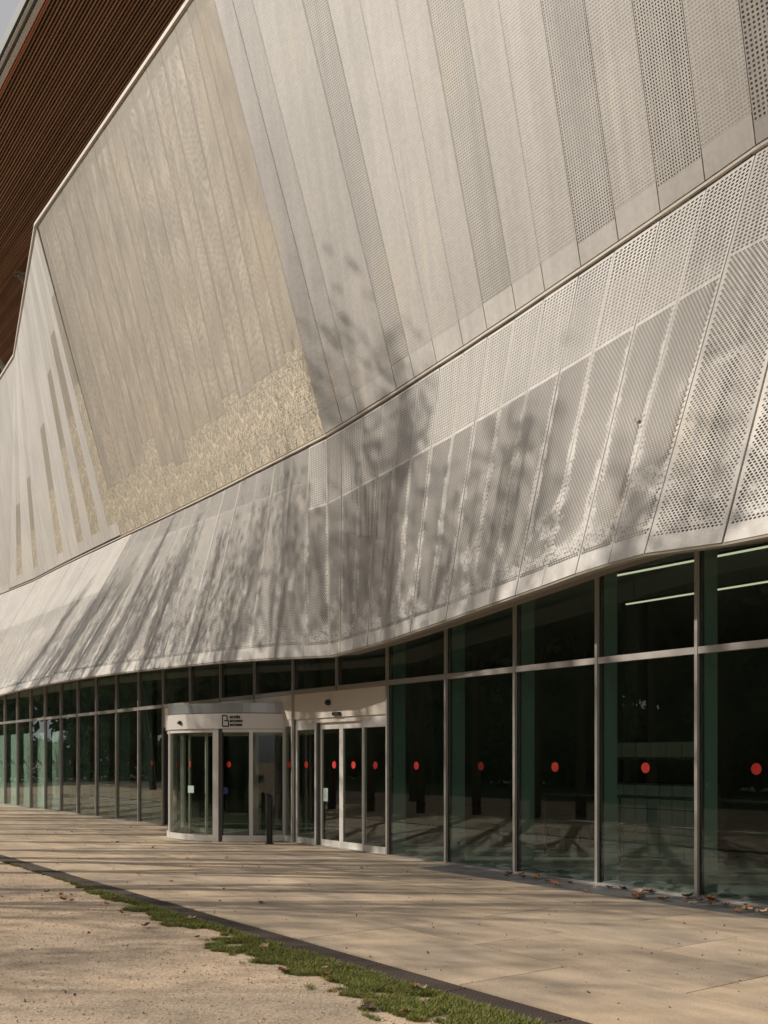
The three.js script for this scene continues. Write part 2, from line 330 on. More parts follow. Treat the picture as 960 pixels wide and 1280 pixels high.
// field with two skins left of the ridge: fine punching above, crust below
{
  const rows = [UPR[0], ...UPL], R = rng(77);
  for (let k = 0; k < rows.length - 1; k++) {
    const a = rows[k + 1], b = rows[k], h = foot(a).distanceTo(head(a)), t0 = 0.07 / h, tc = (0.9 + 0.9 * fbm(k * 0.8, 3, 5, 2) + 0.35 * R()) / h;
    mesh('panel', sheet(a, b, tc, 1, { nv: 8, pitch: 0.0305 }), M.fine, upper);
    mesh('crust_panel', sheet(a, b, t0, tc - 0.0006, { nv: 2, pitch: 1.15 }), M.crust, upper);
    const inner = sheet(a, b, t0, 1, { nv: 8, off: -0.14 }), p = inner.attributes.position, uv = inner.attributes.uv;
    for (let i = 0; i < p.count; i++) uv.setXY(i, p.getX(i), p.getY(i));
    mesh('inner_skin', inner, M.inner, upper);
  }
}
// fan of tapering strips
{
  const dark = [1, 0, 1, 0, 1, 0, 0, 1, 0, 0, 1, 0, 1, 0];
  for (let k = 0; k < FAN.length - 1; k++) {
    const a = FAN[k + 1], b = FAN[k], h = 8.6;
    if (!dark[k]) { mesh('panel', sheet(a, b, 0.012, 1, { nv: 4 }), M.plain, upper); continue; }
    const tc = clamp(0.52 - k * 0.03, 0.2), th = clamp(0.80 - k * 0.035, 0.3);
    mesh('panel_foot', sheet(a, b, 0.012, 0.055, { nv: 1 }), M.plain, upper);
    mesh('crust_panel', sheet(a, b, 0.0552, tc, { nv: 3, pitch: 1.15 }), M.crust, upper);
    mesh('panel', sheet(a, b, tc + 0.0002, th, { nv: 3, pitch: 0.032 }), M.fine, upper);
    mesh('panel', sheet(a, b, th + 0.0002, 1, { nv: 3, pitch: 0.08 }), M.hatch, upper);
  }
  const a = UPPER[0], b = FAN[FAN.length - 1], rows = []; for (let i = 0; i <= 8; i++) rows.push(a.map((v, q) => v + (b[q] - v) * i / 8));
  for (let i = 0; i < 8; i++) { uPanel(rows[i], rows[i + 1], M.hatch, 0.085, 0.3); }
}
// coping along the top edge
mesh('coping', sweep(UPPER.map(head), [[-0.02, -0.30], [-0.02, 0.05], [0.06, 0.055], [0.07, -0.30]]), M.trim, building);
// body: flat roof, back and end walls
{
  const tops = UPPER.map(head).map(p => p.setY(p.y + 0.05));
  const pos = [], idx = []; tops.forEach(p => pos.push(p.x, p.y, p.z - 0.1, p.x, 15.6, -13)); for (let k = 0; k < tops.length - 1; k++) { const a = 2 * k; idx.push(a, a + 2, a + 3, a, a + 3, a + 1); }
  const g = new THREE.BufferGeometry(); g.setAttribute('position', new THREE.Float32BufferAttribute(pos, 3)); g.setIndex(idx); g.computeVertexNormals(); mesh('flat_roof', g, M.body, building);
  mesh('rear_wall', box(-45, 9.5, 0, 15.6, -13.3, -13), M.body, building);
  for (const [x, r, u] of [[9.5, LOWER[LOWER.length - 1], UPPER[UPPER.length - 1]], [-45.2, LOWER[0], UPPER[0]]]) {
    const s = new THREE.Shape([[13, 0], [-0.02, 0], [-0.02, r[1]], [-r[2] + 0.03, r[1] + 0.02], [-r[5] + 0.05, r[4]], [-u[5] + 0.05, u[4]], [13, 15.6]].map(p => new THREE.Vector2(...p)));
    const e = new THREE.ExtrudeGeometry(s, { depth: 0.2, bevelEnabled: false }); e.rotateY(Math.PI / 2); e.translate(x, 0, 0); mesh('end_wall', e, M.trim, building);
  }
}

// ---------- glass ground floor ----------
const front = mesh('glass_front', box(K0 * PANE, K1 * PANE, -0.06, 0.02, -0.10, 0.06), M.steel, building);
front.userData.label = 'dark glass ground floor with slim steel mullions';
const HEAD_Y = 2.845, topY = x => lipAt(x)[1] + 0.55;
function pane(x0, x1, y0, ya, yb, name = 'pane') {
  const s = new THREE.Shape([[x0, y0], [x1, y0], [x1, yb], [x0, ya]].map(p => new THREE.Vector2(...p)));
  const g = new THREE.ExtrudeGeometry(s, { depth: 0.012, bevelEnabled: false }); g.translate(0, 0, -0.006); return mesh(name, g, M.glass, front);
}
const dotGeo = new THREE.CylinderGeometry(0.064, 0.064, 0.003, 24); dotGeo.rotateX(Math.PI / 2);
for (let k = K0; k <= K1; k++) {
  const x = k * PANE, door = k > -6 && k < 0;
  const top = topY(x), y0 = door && k !== -2 ? HEAD_Y + 0.04 : 0.02;
  mesh('mullion', box(x - 0.021, x + 0.021, y0, top, 0.008, 0.05), M.steel, front); mesh('mullion_profile', box(x - 0.03, x + 0.03, y0, top, -0.07, -0.008), M.darkSteel, front);
  if (!door) mesh('glass_fin', box(x - 0.012, x + 0.012, 0.02, top, -0.34, -0.085), M.fin, front);
  if (k >= -17 && k <= -12) mesh('blind', box(x + 0.45, x + 1.30, 0.03, 2.42, -0.075, -0.065), M.white, front);
  if (k === K1) break;
  const inDoor = k >= -6 && k < 0, a = x + 0.004, b = x + PANE - 0.004;
  pane(a, b, HEAD_Y + 0.045, topY(a), topY(b), 'upper_pane');
  if (!inDoor) {
    pane(a, b, 0.022, HEAD_Y - 0.045, HEAD_Y - 0.045);
    const d = mesh('safety_dot', dotGeo, M.red, front); d.position.set(x + PANE / 2, 1.485, k < -5 || k === 1 ? -0.0085 : 0.0085);
  }
  mesh('transom', box(x + 0.026, x + PANE - 0.026, HEAD_Y - 0.04, HEAD_Y + 0.04, -0.05, 0.045), M.steel, front);
}
// solid head panels over the entrance
for (const [x0, x1] of [[-9.09, -7.63], [-7.60, -6.11], [-6.08, -4.59], [-4.56, -3.07], [-3.01, -0.03]]) mesh('head_panel', box(x0, x1, 2.335, HEAD_Y - 0.043, -0.09, 0.02), M.trim, front);

// ---------- interior ----------
const hall = mesh('interior_floor', box(-45, 9.4, -0.06, 0.004, -12.9, -0.11), mat(0.30, 0.29, 0.27, { roughness: 0.4 }), building);
mesh('interior_ceiling', box(-45, 9.4, 4.35, 4.5, -12.9, -0.85), mat(0.30, 0.29, 0.28, { roughness: 0.9 }), building);
mesh('interior_wall', box(-45, 9.4, 0.01, 4.34, -12.9, -12.6), mat(0.34, 0.33, 0.31, { roughness: 0.8 }), building);
// ---------- revolving door ----------
const RC = { x: -5.2, z: -0.3, r: 1.77 };
const onDrum = (deg, r = RC.r) => V(RC.x + r * Math.sin(deg * Math.PI / 180), 0, RC.z + r * Math.cos(deg * Math.PI / 180));
function arc(d0, d1, y0, y1, r0, r1, n = 24) {                           // part of a ring, closed on all sides
  const pts = []; for (let i = 0; i <= n; i++) pts.push(lerp(d0, d1, i / n));
  const pos = [], idx = [];
  pts.forEach(d => { for (const [r, y] of [[r0, y0], [r1, y0], [r1, y1], [r0, y1]]) { const p = onDrum(d, r); pos.push(p.x, y, p.z); } });
  for (let k = 0; k < n; k++) for (let i = 0; i < 4; i++) { const a = k * 4 + i, b = k * 4 + (i + 1) % 4; idx.push(a, b, b + 4, a, b + 4, a + 4); }
  idx.push(0, 1, 2, 0, 2, 3); const e = n * 4; idx.push(e, e + 2, e + 1, e, e + 3, e + 2);
  let g = new THREE.BufferGeometry(); g.setAttribute('position', new THREE.Float32BufferAttribute(pos, 3)); g.setIndex(idx); g = g.toNonIndexed(); g.computeVertexNormals();
  const c = new Float32Array(pos.length); return g;
}
function label(canvasW, canvasH, draw) { const c = document.createElement('canvas'); c.width = canvasW; c.height = canvasH; const x = c.getContext('2d'); draw(x); const t = new THREE.CanvasTexture(c); t.colorSpace = THREE.SRGBColorSpace; return new THREE.MeshStandardMaterial({ map: t, transparent: true, roughness: 0.6, side: THREE.DoubleSide }); }
const rev = mesh('revolving_door', arc(-180, 180, 2.17, 2.46, RC.r - 0.10, RC.r + 0.03, 72), M.alu, building);
rev.userData.label = 'glazed revolving door drum with pale metal fascia';
mesh('roof_band', merge([arc(-180, 180, 2.475, 2.66, RC.r - 0.12, RC.r - 0.02, 72), arc(-180, 180, 2.64, 2.655, 0.02, RC.r - 0.12, 48)]), mat(0.42, 0.43, 0.42, { roughness: 0.35, metalness: 0.7 }), rev);
mesh('drum_ceiling', arc(-180, 180, 2.18, 2.2, 0.02, RC.r - 0.1, 48), M.darkSteel, rev);
for (const d of [-58, -10, 37.5, 60, 83]) { const wide = d === 37.5; const p0 = d - (wide ? 1.9 : 1.1), p1 = d + (wide ? 1.9 : 1.1); mesh('post', arc(p0, p1, 0, 2.165, RC.r - 0.07, RC.r + 0.012, 2), M.alu, rev); }
mesh('post', arc(40.2, 42.0, 0, 2.165, RC.r - 0.06, RC.r, 2), M.darkSteel, rev);
for (const [a, b] of [[-57, -11], [-9, 35.5], [42.1, 59], [61, 82], [-130, -59], [84, 140]]) { mesh('base_rail', arc(a, b, 0.01, 0.125, RC.r - 0.06, RC.r + 0.006, 10), M.alu, rev); mesh('head_rail', arc(a, b, 2.10, 2.165, RC.r - 0.055, RC.r + 0.003, 10), M.alu, rev); }
for (const [a, b] of [[-57, -11], [-9, 35.5], [61, 82], [-130, -59], [84, 140]]) mesh('curved_pane', arc(a, b, 0.126, 2.099, RC.r - 0.032, RC.r - 0.02, 12), M.doorGlass, rev);
{ // turning leaves
  const rotor = V(RC.x, 0, RC.z);
  mesh('spindle', rod(V(RC.x, 0.01, RC.z), V(RC.x, 2.17, RC.z), 0.06, 0.06, 12), M.alu, rev);
  for (let k = 0; k < 4; k++) {
    const deg = 28 + k * 90, u = V(Math.sin(deg * Math.PI / 180), 0, Math.cos(deg * Math.PI / 180)), at = (d, y) => V(RC.x + u.x * d, y, RC.z + u.z * d), L = 1.64;
    mesh('leaf_frame', merge([bar(at(0.09, 0.03), at(0.09, 2.15), 0.05, 0.045), bar(at(L, 0.03), at(L, 2.15), 0.05, 0.045), bar(at(0.115, 0.07), at(L - 0.025, 0.07), 0.045, 0.09), bar(at(0.115, 2.11), at(L - 0.025, 2.11), 0.045, 0.07)]), M.alu, rev);
    mesh('leaf_pane', bar(at(0.115, 1.095), at(L - 0.025, 1.095), 0.010, 1.95), M.doorGlass, rev);
  }
}
for (const d of [2, 17, 46]) { const p = onDrum(d, RC.r - 0.014); const m = mesh('safety_dot', dotGeo, M.red, rev); m.position.set(p.x, 1.485, p.z); m.rotation.y = d * Math.PI / 180 - 0.5; m.scale.setScalar(0.9); }
{ // sensor dome and printed sign on the fascia
  const s = new THREE.SphereGeometry(0.055, 16, 10); const p = onDrum(9, RC.r + 0.035); s.scale(1, 0.75, 1); s.translate(p.x, 2.30, p.z); mesh('sensor', s, M.black, rev);
  const signMat = label(512, 256, x => {
    x.clearRect(0, 0, 512, 256); x.strokeStyle = x.fillStyle = '#17150f'; x.lineWidth = 26; x.lineJoin = 'miter';
    x.beginPath(); x.moveTo(96, 14); x.lineTo(18, 14); x.lineTo(18, 240); x.lineTo(150, 240); x.lineTo(150, 122); x.lineTo(52, 122); x.moveTo(96, 14); x.lineTo(122, 32); x.lineTo(122, 122); x.stroke();
    x.font = '900 88px sans-serif'; x.textBaseline = 'alphabetic'; ['accés', 'acceso', 'access'].forEach((t, i) => { x.fillText(t, 176, 72 + i * 82); x.lineWidth = 5; x.strokeText(t, 176, 72 + i * 82); });
  });
  const d0 = 42, d1 = 56.5, n = 10, pos = [], uv = [], idx = [];
  for (let i = 0; i <= n; i++) for (const y of [2.2, 2.43]) { const p = onDrum(lerp(d0, d1, i / n), RC.r + 0.034); pos.push(p.x, y, p.z); uv.push(i / n, y === 2.2 ? 0 : 1); }
  for (let i = 0; i < n; i++) { const a = i * 2; idx.push(a, a + 2, a + 3, a, a + 3, a + 1); }
  const g = new THREE.BufferGeometry(); g.setAttribute('position', new THREE.Float32BufferAttribute(pos, 3)); g.setAttribute('uv', new THREE.Float32BufferAttribute(uv, 2)); g.setIndex(idx); g.computeVertexNormals();
  mesh('sign_lettering', g, signMat, rev);
  const st = new THREE.BoxGeometry(0.16, 0.14, 0.004); let q = onDrum(18, RC.r - 0.014); st.rotateY(18 * Math.PI / 180); st.translate(q.x, 1.0, q.z); mesh('pale_sticker', st, mat(0.55, 0.70, 0.64), rev);
  const bl = new THREE.CylinderGeometry(0.07, 0.07, 0.005, 20); bl.rotateX(Math.PI / 2); q = onDrum(43, RC.r - 0.05); bl.rotateY(43 * Math.PI / 180); bl.translate(q.x, 0.98, q.z); mesh('blue_sticker', bl, mat(0.03, 0.07, 0.15), rev);
}
// narrow sidelight between the drum and the sliding doors
{
  const sl = mesh('sidelight', merge([box(-3.45, -3.40, 0.021, 2.33, -0.07, 0.02), box(-3.13, -3.073, 0.021, 2.33, -0.07, 0.02), box(-3.40, -3.13, 0.021, 0.12, -0.06, 0.01), box(-3.40, -3.13, 2.21, 2.33, -0.06, 0.01)]), M.alu, building);
  mesh('sidelight_pane', box(-3.398, -3.132, 0.122, 2.208, -0.03, -0.02), M.doorGlass, sl); const d = mesh('safety_dot', dotGeo, M.red, sl); d.position.set(-3.265, 1.485, -0.0175);
}
// ---------- sliding doors ----------
const slide = mesh('sliding_door', merge([box(-3.005, -0.03, 2.25, 2.334, -0.14, -0.01), box(-3.0, -0.03, -0.02, 0.012, -0.16, 0.05)]), M.alu, building);
slide.userData.label = 'four leaf glazed sliding door in pale metal frames';
[[-2.995, -2.265, 0.0], [-2.22, -1.52, -0.06], [-1.515, -0.785, -0.06], [-0.78, -0.035, 0.0]].forEach(([a, b, z], k) => {
  const w = 0.055, f = mesh('door_leaf', merge([box(a, a + w, 0.016, 2.249, z - 0.05, z), box(b - w, b, 0.016, 2.249, z - 0.05, z), box(a + w, b - w, 0.016, 0.125, z - 0.048, z - 0.002), box(a + w, b - w, 2.13, 2.249, z - 0.048, z - 0.002)]), M.alu, slide);
  mesh('door_pane', box(a + w, b - w, 0.126, 2.129, z - 0.030, z - 0.020), M.doorGlass, slide);
  const d = mesh('safety_dot', dotGeo, M.red, slide); d.position.set((a + b) / 2 + (k === 1 ? 0.1 : 0), 1.485, z - 0.0175);
});
mesh('door_post', box(-2.263, -2.222, 0.014, 2.249, -0.11, -0.012), M.darkSteel, slide);
{ const st = box(-2.13, -1.98, 0.82, 1.06, -0.078, -0.074); mesh('pale_sticker', st, mat(0.45, 0.56, 0.52), slide);
  const s = new THREE.SphereGeometry(0.06, 16, 10); s.scale(1, 0.9, 1); s.translate(-1.78, 2.60, 0.05); mesh('sensor', s, M.black, slide);
  mesh('door_sensor_bar', box(-1.62, -1.40, 2.36, 2.42, 0.021, 0.07), M.black, slide); }

// ---------- interior fittings ----------
const counter = mesh('reception_counter', box(1.7, 3.7, 0.005, 1.20, -3.9, -3.22), mat(0.10, 0.10, 0.095, { roughness: 0.6 }));
tag(counter, 'dark reception counter faced with grey tiles behind the glass', 'counter');
{ const tg = new THREE.BoxGeometry(0.232, 0.37, 0.02), tm = mat(0.42, 0.43, 0.39, { roughness: 0.5 }); for (let i = 0; i < 8; i++) for (let j = 0; j < 3; j++) { const t = mesh('tile', tg, tm, counter); t.position.set(1.84 + i * 0.246, 0.2 + j * 0.39, -3.208); } }
{ const wb = mesh('display_shelf', merge([box(1.75, 3.6, 1.58, 1.62, -3.75, -3.3), box(1.8, 1.86, 1.2, 1.58, -3.6, -3.5), box(3.48, 3.54, 1.2, 1.58, -3.6, -3.5)]), mat(0.10, 0.10, 0.095)); tag(wb, 'shelf carrying a row of pale boards above the reception counter', 'shelf'); const tg = new THREE.BoxGeometry(0.29, 0.24, 0.02), tm = mat(0.40, 0.40, 0.36); for (let i = 0; i < 6; i++) { const t = mesh('board', tg, tm, wb); t.position.set(1.92 + i * 0.305, 1.74, -3.32); } }
for (const [x, z, turn] of [[0.4, -3.0, 0.2], [-0.6, -4.5, 1.1], [5.3, -5.2, 0.4], [6.6, -4.6, 2.0]]) { const t = mesh('bench_seat', merge([box(-0.8, 0.8, 0.40, 0.46, -0.24, 0.24), box(-0.7, -0.62, 0.005, 0.40, -0.2, 0.2), box(0.62, 0.7, 0.005, 0.40, -0.2, 0.2)]), mat(0.34, 0.30, 0.25)); t.position.set(x, 0, z); t.rotation.y = turn; tag(t, 'low pale bench standing inside the glazed hall', 'bench', 'benches inside the hall'); }
{ const r = mesh('handrail', merge([rod(V(1.4, 1.02, -2.2), V(7.6, 1.02, -2.2), 0.025, 0.025, 8), rod(V(1.4, 0.6, -2.2), V(7.6, 0.6, -2.2), 0.018, 0.018, 8), ...[1.4, 3.0, 4.6, 6.2, 7.6].map(x => rod(V(x, 0.004, -2.2), V(x, 1.02, -2.2), 0.02, 0.02, 8))]), M.darkSteel); tag(r, 'dark steel handrail standing inside behind the near panes', 'handrail'); }
for (const [z, y, x0, x1] of [[-1.2, 4.2, 3.6, 6.3], [-1.2, 4.2, 6.4, 9.1], [-2.35, 4.0, 3.0, 6.0], [-2.35, 4.0, 6.1, 9.1]]) {
  const t = new THREE.Group(), L = x1 - x0; t.name = numbered('linear_light'); t.position.set((x0 + x1) / 2, y, z); scene.add(t);
  tag(t, 'thin lit linear ceiling light hanging inside the hall behind near panes', 'ceiling light', 'linear ceiling lights in the hall');
  mesh('housing', new THREE.BoxGeometry(L, 0.03, 0.05), M.darkSteel, t); const e = mesh('diffuser', new THREE.BoxGeometry(L, 0.018, 0.04), new THREE.MeshStandardMaterial({ color: 0xffffff, emissive: new THREE.Color().setRGB(1.0, 0.86, 0.60), emissiveIntensity: 0.75 }), t); e.position.y = -0.0245;
  for (const dx of [-0.45 * L, 0.45 * L]) { const w = mesh('suspension_wire', new THREE.CylinderGeometry(0.004, 0.004, 4.9 - y, 5), M.darkSteel, t); w.position.set(dx, (4.9 - y) / 2 + 0.016, 0); }
  const l = new THREE.RectAreaLight(new THREE.Color().setRGB(1.0, 0.86, 0.60), 1.0, L, 0.04); l.position.set(0, -0.04, 0); l.rotation.x = -Math.PI / 2; t.add(l);
}
for (let k = 0; k < 6; k++) { const c = new THREE.CylinderGeometry(0.22, 0.22, 4.34, 20); c.translate(-20 + k * 5.4, 2.175, -4.2); tag(mesh('column', c, mat(0.13, 0.13, 0.12)), 'round grey concrete column inside the glazed hall', 'column', 'round columns inside the hall'); }

// ---------- canopy roof high above ----------
{
  const Y = 22, X0 = -75, X1 = 14, Z0 = 1.36, ZI = -9;
  const wood = tex(256, 512, (i, j) => { const k = 0.90 + 0.3 * (fbm(i / 256 * 24, j / 512 * 6, 7, 4, 24, 6) - 0.5); return [k, k, k]; }, true);
  const roof = mesh('canopy_roof', box(X0, X1, Y + 0.12, Y + 0.5, ZI, Z0 + 0.02), mat(0.055, 0.045, 0.038, { roughness: 0.95 }));
  tag(roof, 'wide canopy roof with dark timber slat underside above the cladding', 'roof');
  const woods = [[0.52, 0.275, 0.15], [0.45, 0.24, 0.13], [0.57, 0.31, 0.17], [0.38, 0.20, 0.11]].map(c => mat(...c, { map: wood, roughness: 0.8 }));
  const sg = new THREE.BoxGeometry(X1 - X0, 0.07, 0.040), R = rng(9); { const u = sg.attributes.uv; for (let i = 0; i < u.count; i++) u.setXY(i, u.getY(i), u.getX(i) * 20); }
  for (let z = Z0 - 0.10, k = 0; z > ZI + 0.2; z -= 0.092, k++) { const s = mesh('slat', sg, woods[Math.floor(R() * 4)], roof); s.position.set((X0 + X1) / 2 + (R() - 0.5) * 0.6, Y + 0.05 + (R() - 0.5) * 0.012, z); }
  for (let x = X0 + 3; x < X1; x += 3.4) mesh('batten', box(x, x + 0.07, Y + 0.101, Y + 0.119, ZI + 0.1, Z0 - 0.05), M.darkSteel, roof);
  const bm = (name, y0, y1, z0, z1, m) => mesh(name, box(X0, X1, y0, y1, z0, z1), m, roof);
  bm('edge_strip', Y - 0.01, Y + 0.05, Z0 - 0.055, Z0 - 0.015, mat(0.60, 0.13, 0.05)); bm('fascia_lower', Y - 0.02, Y + 0.18, Z0 + 0.022, Z0 + 0.17, M.trim); bm('fascia_groove', Y + 0.02, Y + 0.22, Z0 + 0.172, Z0 + 0.25, mat(0.10, 0.11, 0.11)); bm('fascia_upper', Y + 0.0, Y + 0.34, Z0 + 0.252, Z0 + 0.33, M.trim); bm('gutter', Y + 0.06, Y + 0.42, Z0 + 0.332, Z0 + 0.40, mat(0.08, 0.085, 0.085));
  // props between the cladding's top and the roof
  const prop = (a, b, r) => tag(mesh('roof_prop', merge([rod(a, b, r, r, 12), rod(b.clone().add(V(0, -0.02, 0)), b.clone().add(V(0, 0.08, 0)), r * 1.9, r * 1.9, 12), rod(a.clone().add(V(0, -0.05, 0)), a.clone().add(V(0, 0.03, 0)), r * 1.9, r * 1.9, 12)]), M.trim), 'round pale strut holding the canopy roof above the cladding', 'strut', 'struts under the canopy roof');
  prop(V(-24.5, 16.9, -3.2), V(-29.9, 22, -2.5), 0.13); prop(V(-31, 16.5, -3.4), V(-37.5, 22, -3.0), 0.13); prop(V(-32.5, 17.0, -4.6), V(-27, 22, -6), 0.13); prop(V(-8, 16.2, -4.0), V(-8, 22, -5), 0.15); prop(V(4, 15.2, -4.0), V(4, 22, -5), 0.15);
}

// ---------- ground ----------
const gravelMap = tex(2048, 2048, (i, j) => {
  const u = i / 2048, v = j / 2048, a = fbm(u * 9, v * 9, 3, 4, 9, 9), b = noise(u * 1024, v * 1024, 7, 1024, 1024), c = noise(u * 420, v * 420, 13, 420, 420), k = 0.86 + 0.22 * (a - 0.5) + 0.22 * (b - 0.5) + 0.16 * (c - 0.5), s = c > 0.95 ? 0.75 : 1;
  return [clamp(k * s), clamp(k * s * (0.985 - 0.03 * a)), clamp(k * s * (0.97 - 0.07 * a))];
}, true);
const gravelBump = tex(1024, 1024, (i, j) => 0.5 * noise(i / 1.9, j / 1.9, 5, 538, 538) + 0.5 * fbm(i / 40, j / 40, 8, 3));
const planeUV = (g, s) => { const p = g.attributes.position, u = g.attributes.uv; for (let i = 0; i < p.count; i++) u.setXY(i, p.getX(i) / s, p.getZ(i) / s); return g; };
const M2 = { gravel: mat(0.70, 0.575, 0.44, { map: gravelMap, bumpMap: gravelBump, bumpScale: 0.006, roughness: 0.95 }) };
{ const g = new THREE.PlaneGeometry(700, 700); g.rotateX(-Math.PI / 2); g.translate(0, -0.03, 0); kind(mesh('ground', planeUV(g, 7), M2.gravel), 'structure');
  const l = new THREE.PlaneGeometry(200, 60); l.rotateX(-Math.PI / 2); l.translate(-30, -0.018, 48); kind(mesh('lawn', planeUV(l, 5), mat(0.075, 0.115, 0.04, { map: gravelMap, roughness: 1 })), 'structure'); }
const slabMap = tex(2048, 2048, (i, j) => {
  const u = i / 2048, v = j / 2048, a = fbm(u * 6, v * 6, 21, 5, 6, 6), st = fbm(u * 10, v * 38, 27, 3, 10, 38), f = noise(u * 700, v * 700, 33, 700, 700), pit = noise(u * 300, v * 300, 37, 300, 300) > 0.955 ? 0.78 : 1;
  const k = (0.87 + 0.34 * (a - 0.5) + 0.20 * (st - 0.5) + 0.10 * (f - 0.5)) * pit; return [clamp(k), clamp(k * (0.99 - 0.03 * (a - 0.5))), clamp(k * (0.975 - 0.10 * (a - 0.5)))];
}, true);
const slabMats = [[0.67, 0.54, 0.40], [0.645, 0.515, 0.38], [0.69, 0.56, 0.415], [0.65, 0.52, 0.375]].map(c => mat(...c, { map: slabMap, roughness: 0.82 }));
const paving = kind(mesh('pavement', box(-46, 16, -0.07, -0.012, 0.08, 5.12), mat(0.16, 0.13, 0.10, { roughness: 1 })), 'structure');
{
  const R = rng(31), gap = 0.006;
  for (let r = 0; r < 4; r++) for (let x = -46 + (r % 2) * 1.1; x < 14; x += 2.2) {
    const z0 = 0.78 + r * 1.085; if (x + 2.2 > 16) continue;
    const g = box(x + gap, x + 2.2 - gap, -0.05, (R() - 0.5) * 0.002, z0 + gap, z0 + 1.085 - gap), p = g.attributes.position, u = g.attributes.uv, ox = R() * 5, oz = R() * 5; for (let i = 0; i < p.count; i++) u.setXY(i, p.getX(i) / 6 + ox, p.getZ(i) / 6 + oz);
    mesh('slab', g, slabMats[Math.floor(R() * 4)], paving);
  }
  for (let x = -46; x < 1.6; x += 2.2) { const g = box(x + gap, Math.min(x + 2.2, 1.75) - gap, -0.05, 0.0, 0.085, 0.776), p = g.attributes.position, u = g.attributes.uv; for (let i = 0; i < p.count; i++) u.setXY(i, p.getX(i) / 6, p.getZ(i) / 6); mesh('slab', g, slabMats[Math.floor(R() * 4)], paving); }
}
// grating in front of the near panes
const grateTex = tileHoles(0.40, 0.36, false);
{
  const gm = mat(0.30, 0.31, 0.32, { metalness: 0.5, roughness: 0.5, alphaMap: grateTex, alphaTest: 0.5 });
  for (let k = 0; k < 10; k++) { const x = 1.76 + k * 1.2, t = new THREE.Group(); t.name = numbered('floor_grating'); scene.add(t); for (const z of [0.085, 0.755]) mesh('edge_bar', box(x + 0.006, x + 1.194, -0.03, 0.001, z, z + 0.02), M.steel, t);
    tag(t, 'galvanised perforated grating strewn with dry leaves along the foot of the panes', 'grating', 'floor gratings along the glass');
    const g = new THREE.PlaneGeometry(1.188, 0.65); g.rotateX(-Math.PI / 2); g.translate(x + 0.6, -0.003, 0.43); const u = g.attributes.uv; for (let i = 0; i < u.count; i++) u.setXY(i, u.getX(i) * 26, u.getY(i) * 14); mesh('mesh_plate', g, gm, t); }
}
// slotted drain between paving and gravel
{
  const dm = [mat(0.06, 0.043, 0.034, { roughness: 0.85 }), mat(0.075, 0.055, 0.042, { roughness: 0.85 }), mat(0.05, 0.037, 0.03, { roughness: 0.85 })], R = rng(4);
  const bars = merge([0, 1, 2, 3, 4, 5].map(i => box(0, 0.986, -0.04, 0, 0.004 + i * 0.042, 0.004 + i * 0.042 + 0.027)).concat([0.0, 0.32, 0.65, 0.966].map(x => box(x, x + 0.02, -0.04, -0.006, 0.001, 0.245))));
  for (let k = 0; k < 44; k++) { const x = -30 + k; const t = mesh('drain_grate', bars, dm[Math.floor(R() * 3)]); t.position.set(x, -0.004, 5.13); tag(t, 'dark slotted drain grate in the line between paving and gravel', 'drain', 'drain grates along the paving edge'); }
}
// bollard by the revolving door
{ const t = mesh('bollard', merge([(() => { const g = new THREE.CylinderGeometry(0.058, 0.058, 0.78, 20); g.translate(-3.1, 0.392, 0.5); return g; })(), (() => { const g = new THREE.CylinderGeometry(0.055, 0.058, 0.13, 20); const p = g.attributes.position; for (let i = 0; i < p.count; i++) if (p.getY(i) > 0) p.setY(i, p.getY(i) + p.getX(i) * -0.7); g.translate(-3.1, 0.84, 0.5); g.computeVertexNormals(); return g; })()]), M.black);
  tag(t, 'short black bollard with slanted top beside the revolving door', 'bollard'); mesh('base_plate', (() => { const g = new THREE.CylinderGeometry(0.085, 0.085, 0.012, 20); g.translate(-3.1, 0.007, 0.5); return g; })(), M.darkSteel, t); }
for (const [x, z, x2] of [[-2.82, -0.42, -2.35], [-0.45, -0.30, -0.08]]) tag(mesh('wooden_batten', bar(V(x, 0.02, z), V(x2, 0.13, z + 0.05), 0.05, 0.025), mat(0.52, 0.27, 0.11)), 'loose wooden batten lying inside the sliding doors', 'batten', 'wooden battens behind the sliding doors');

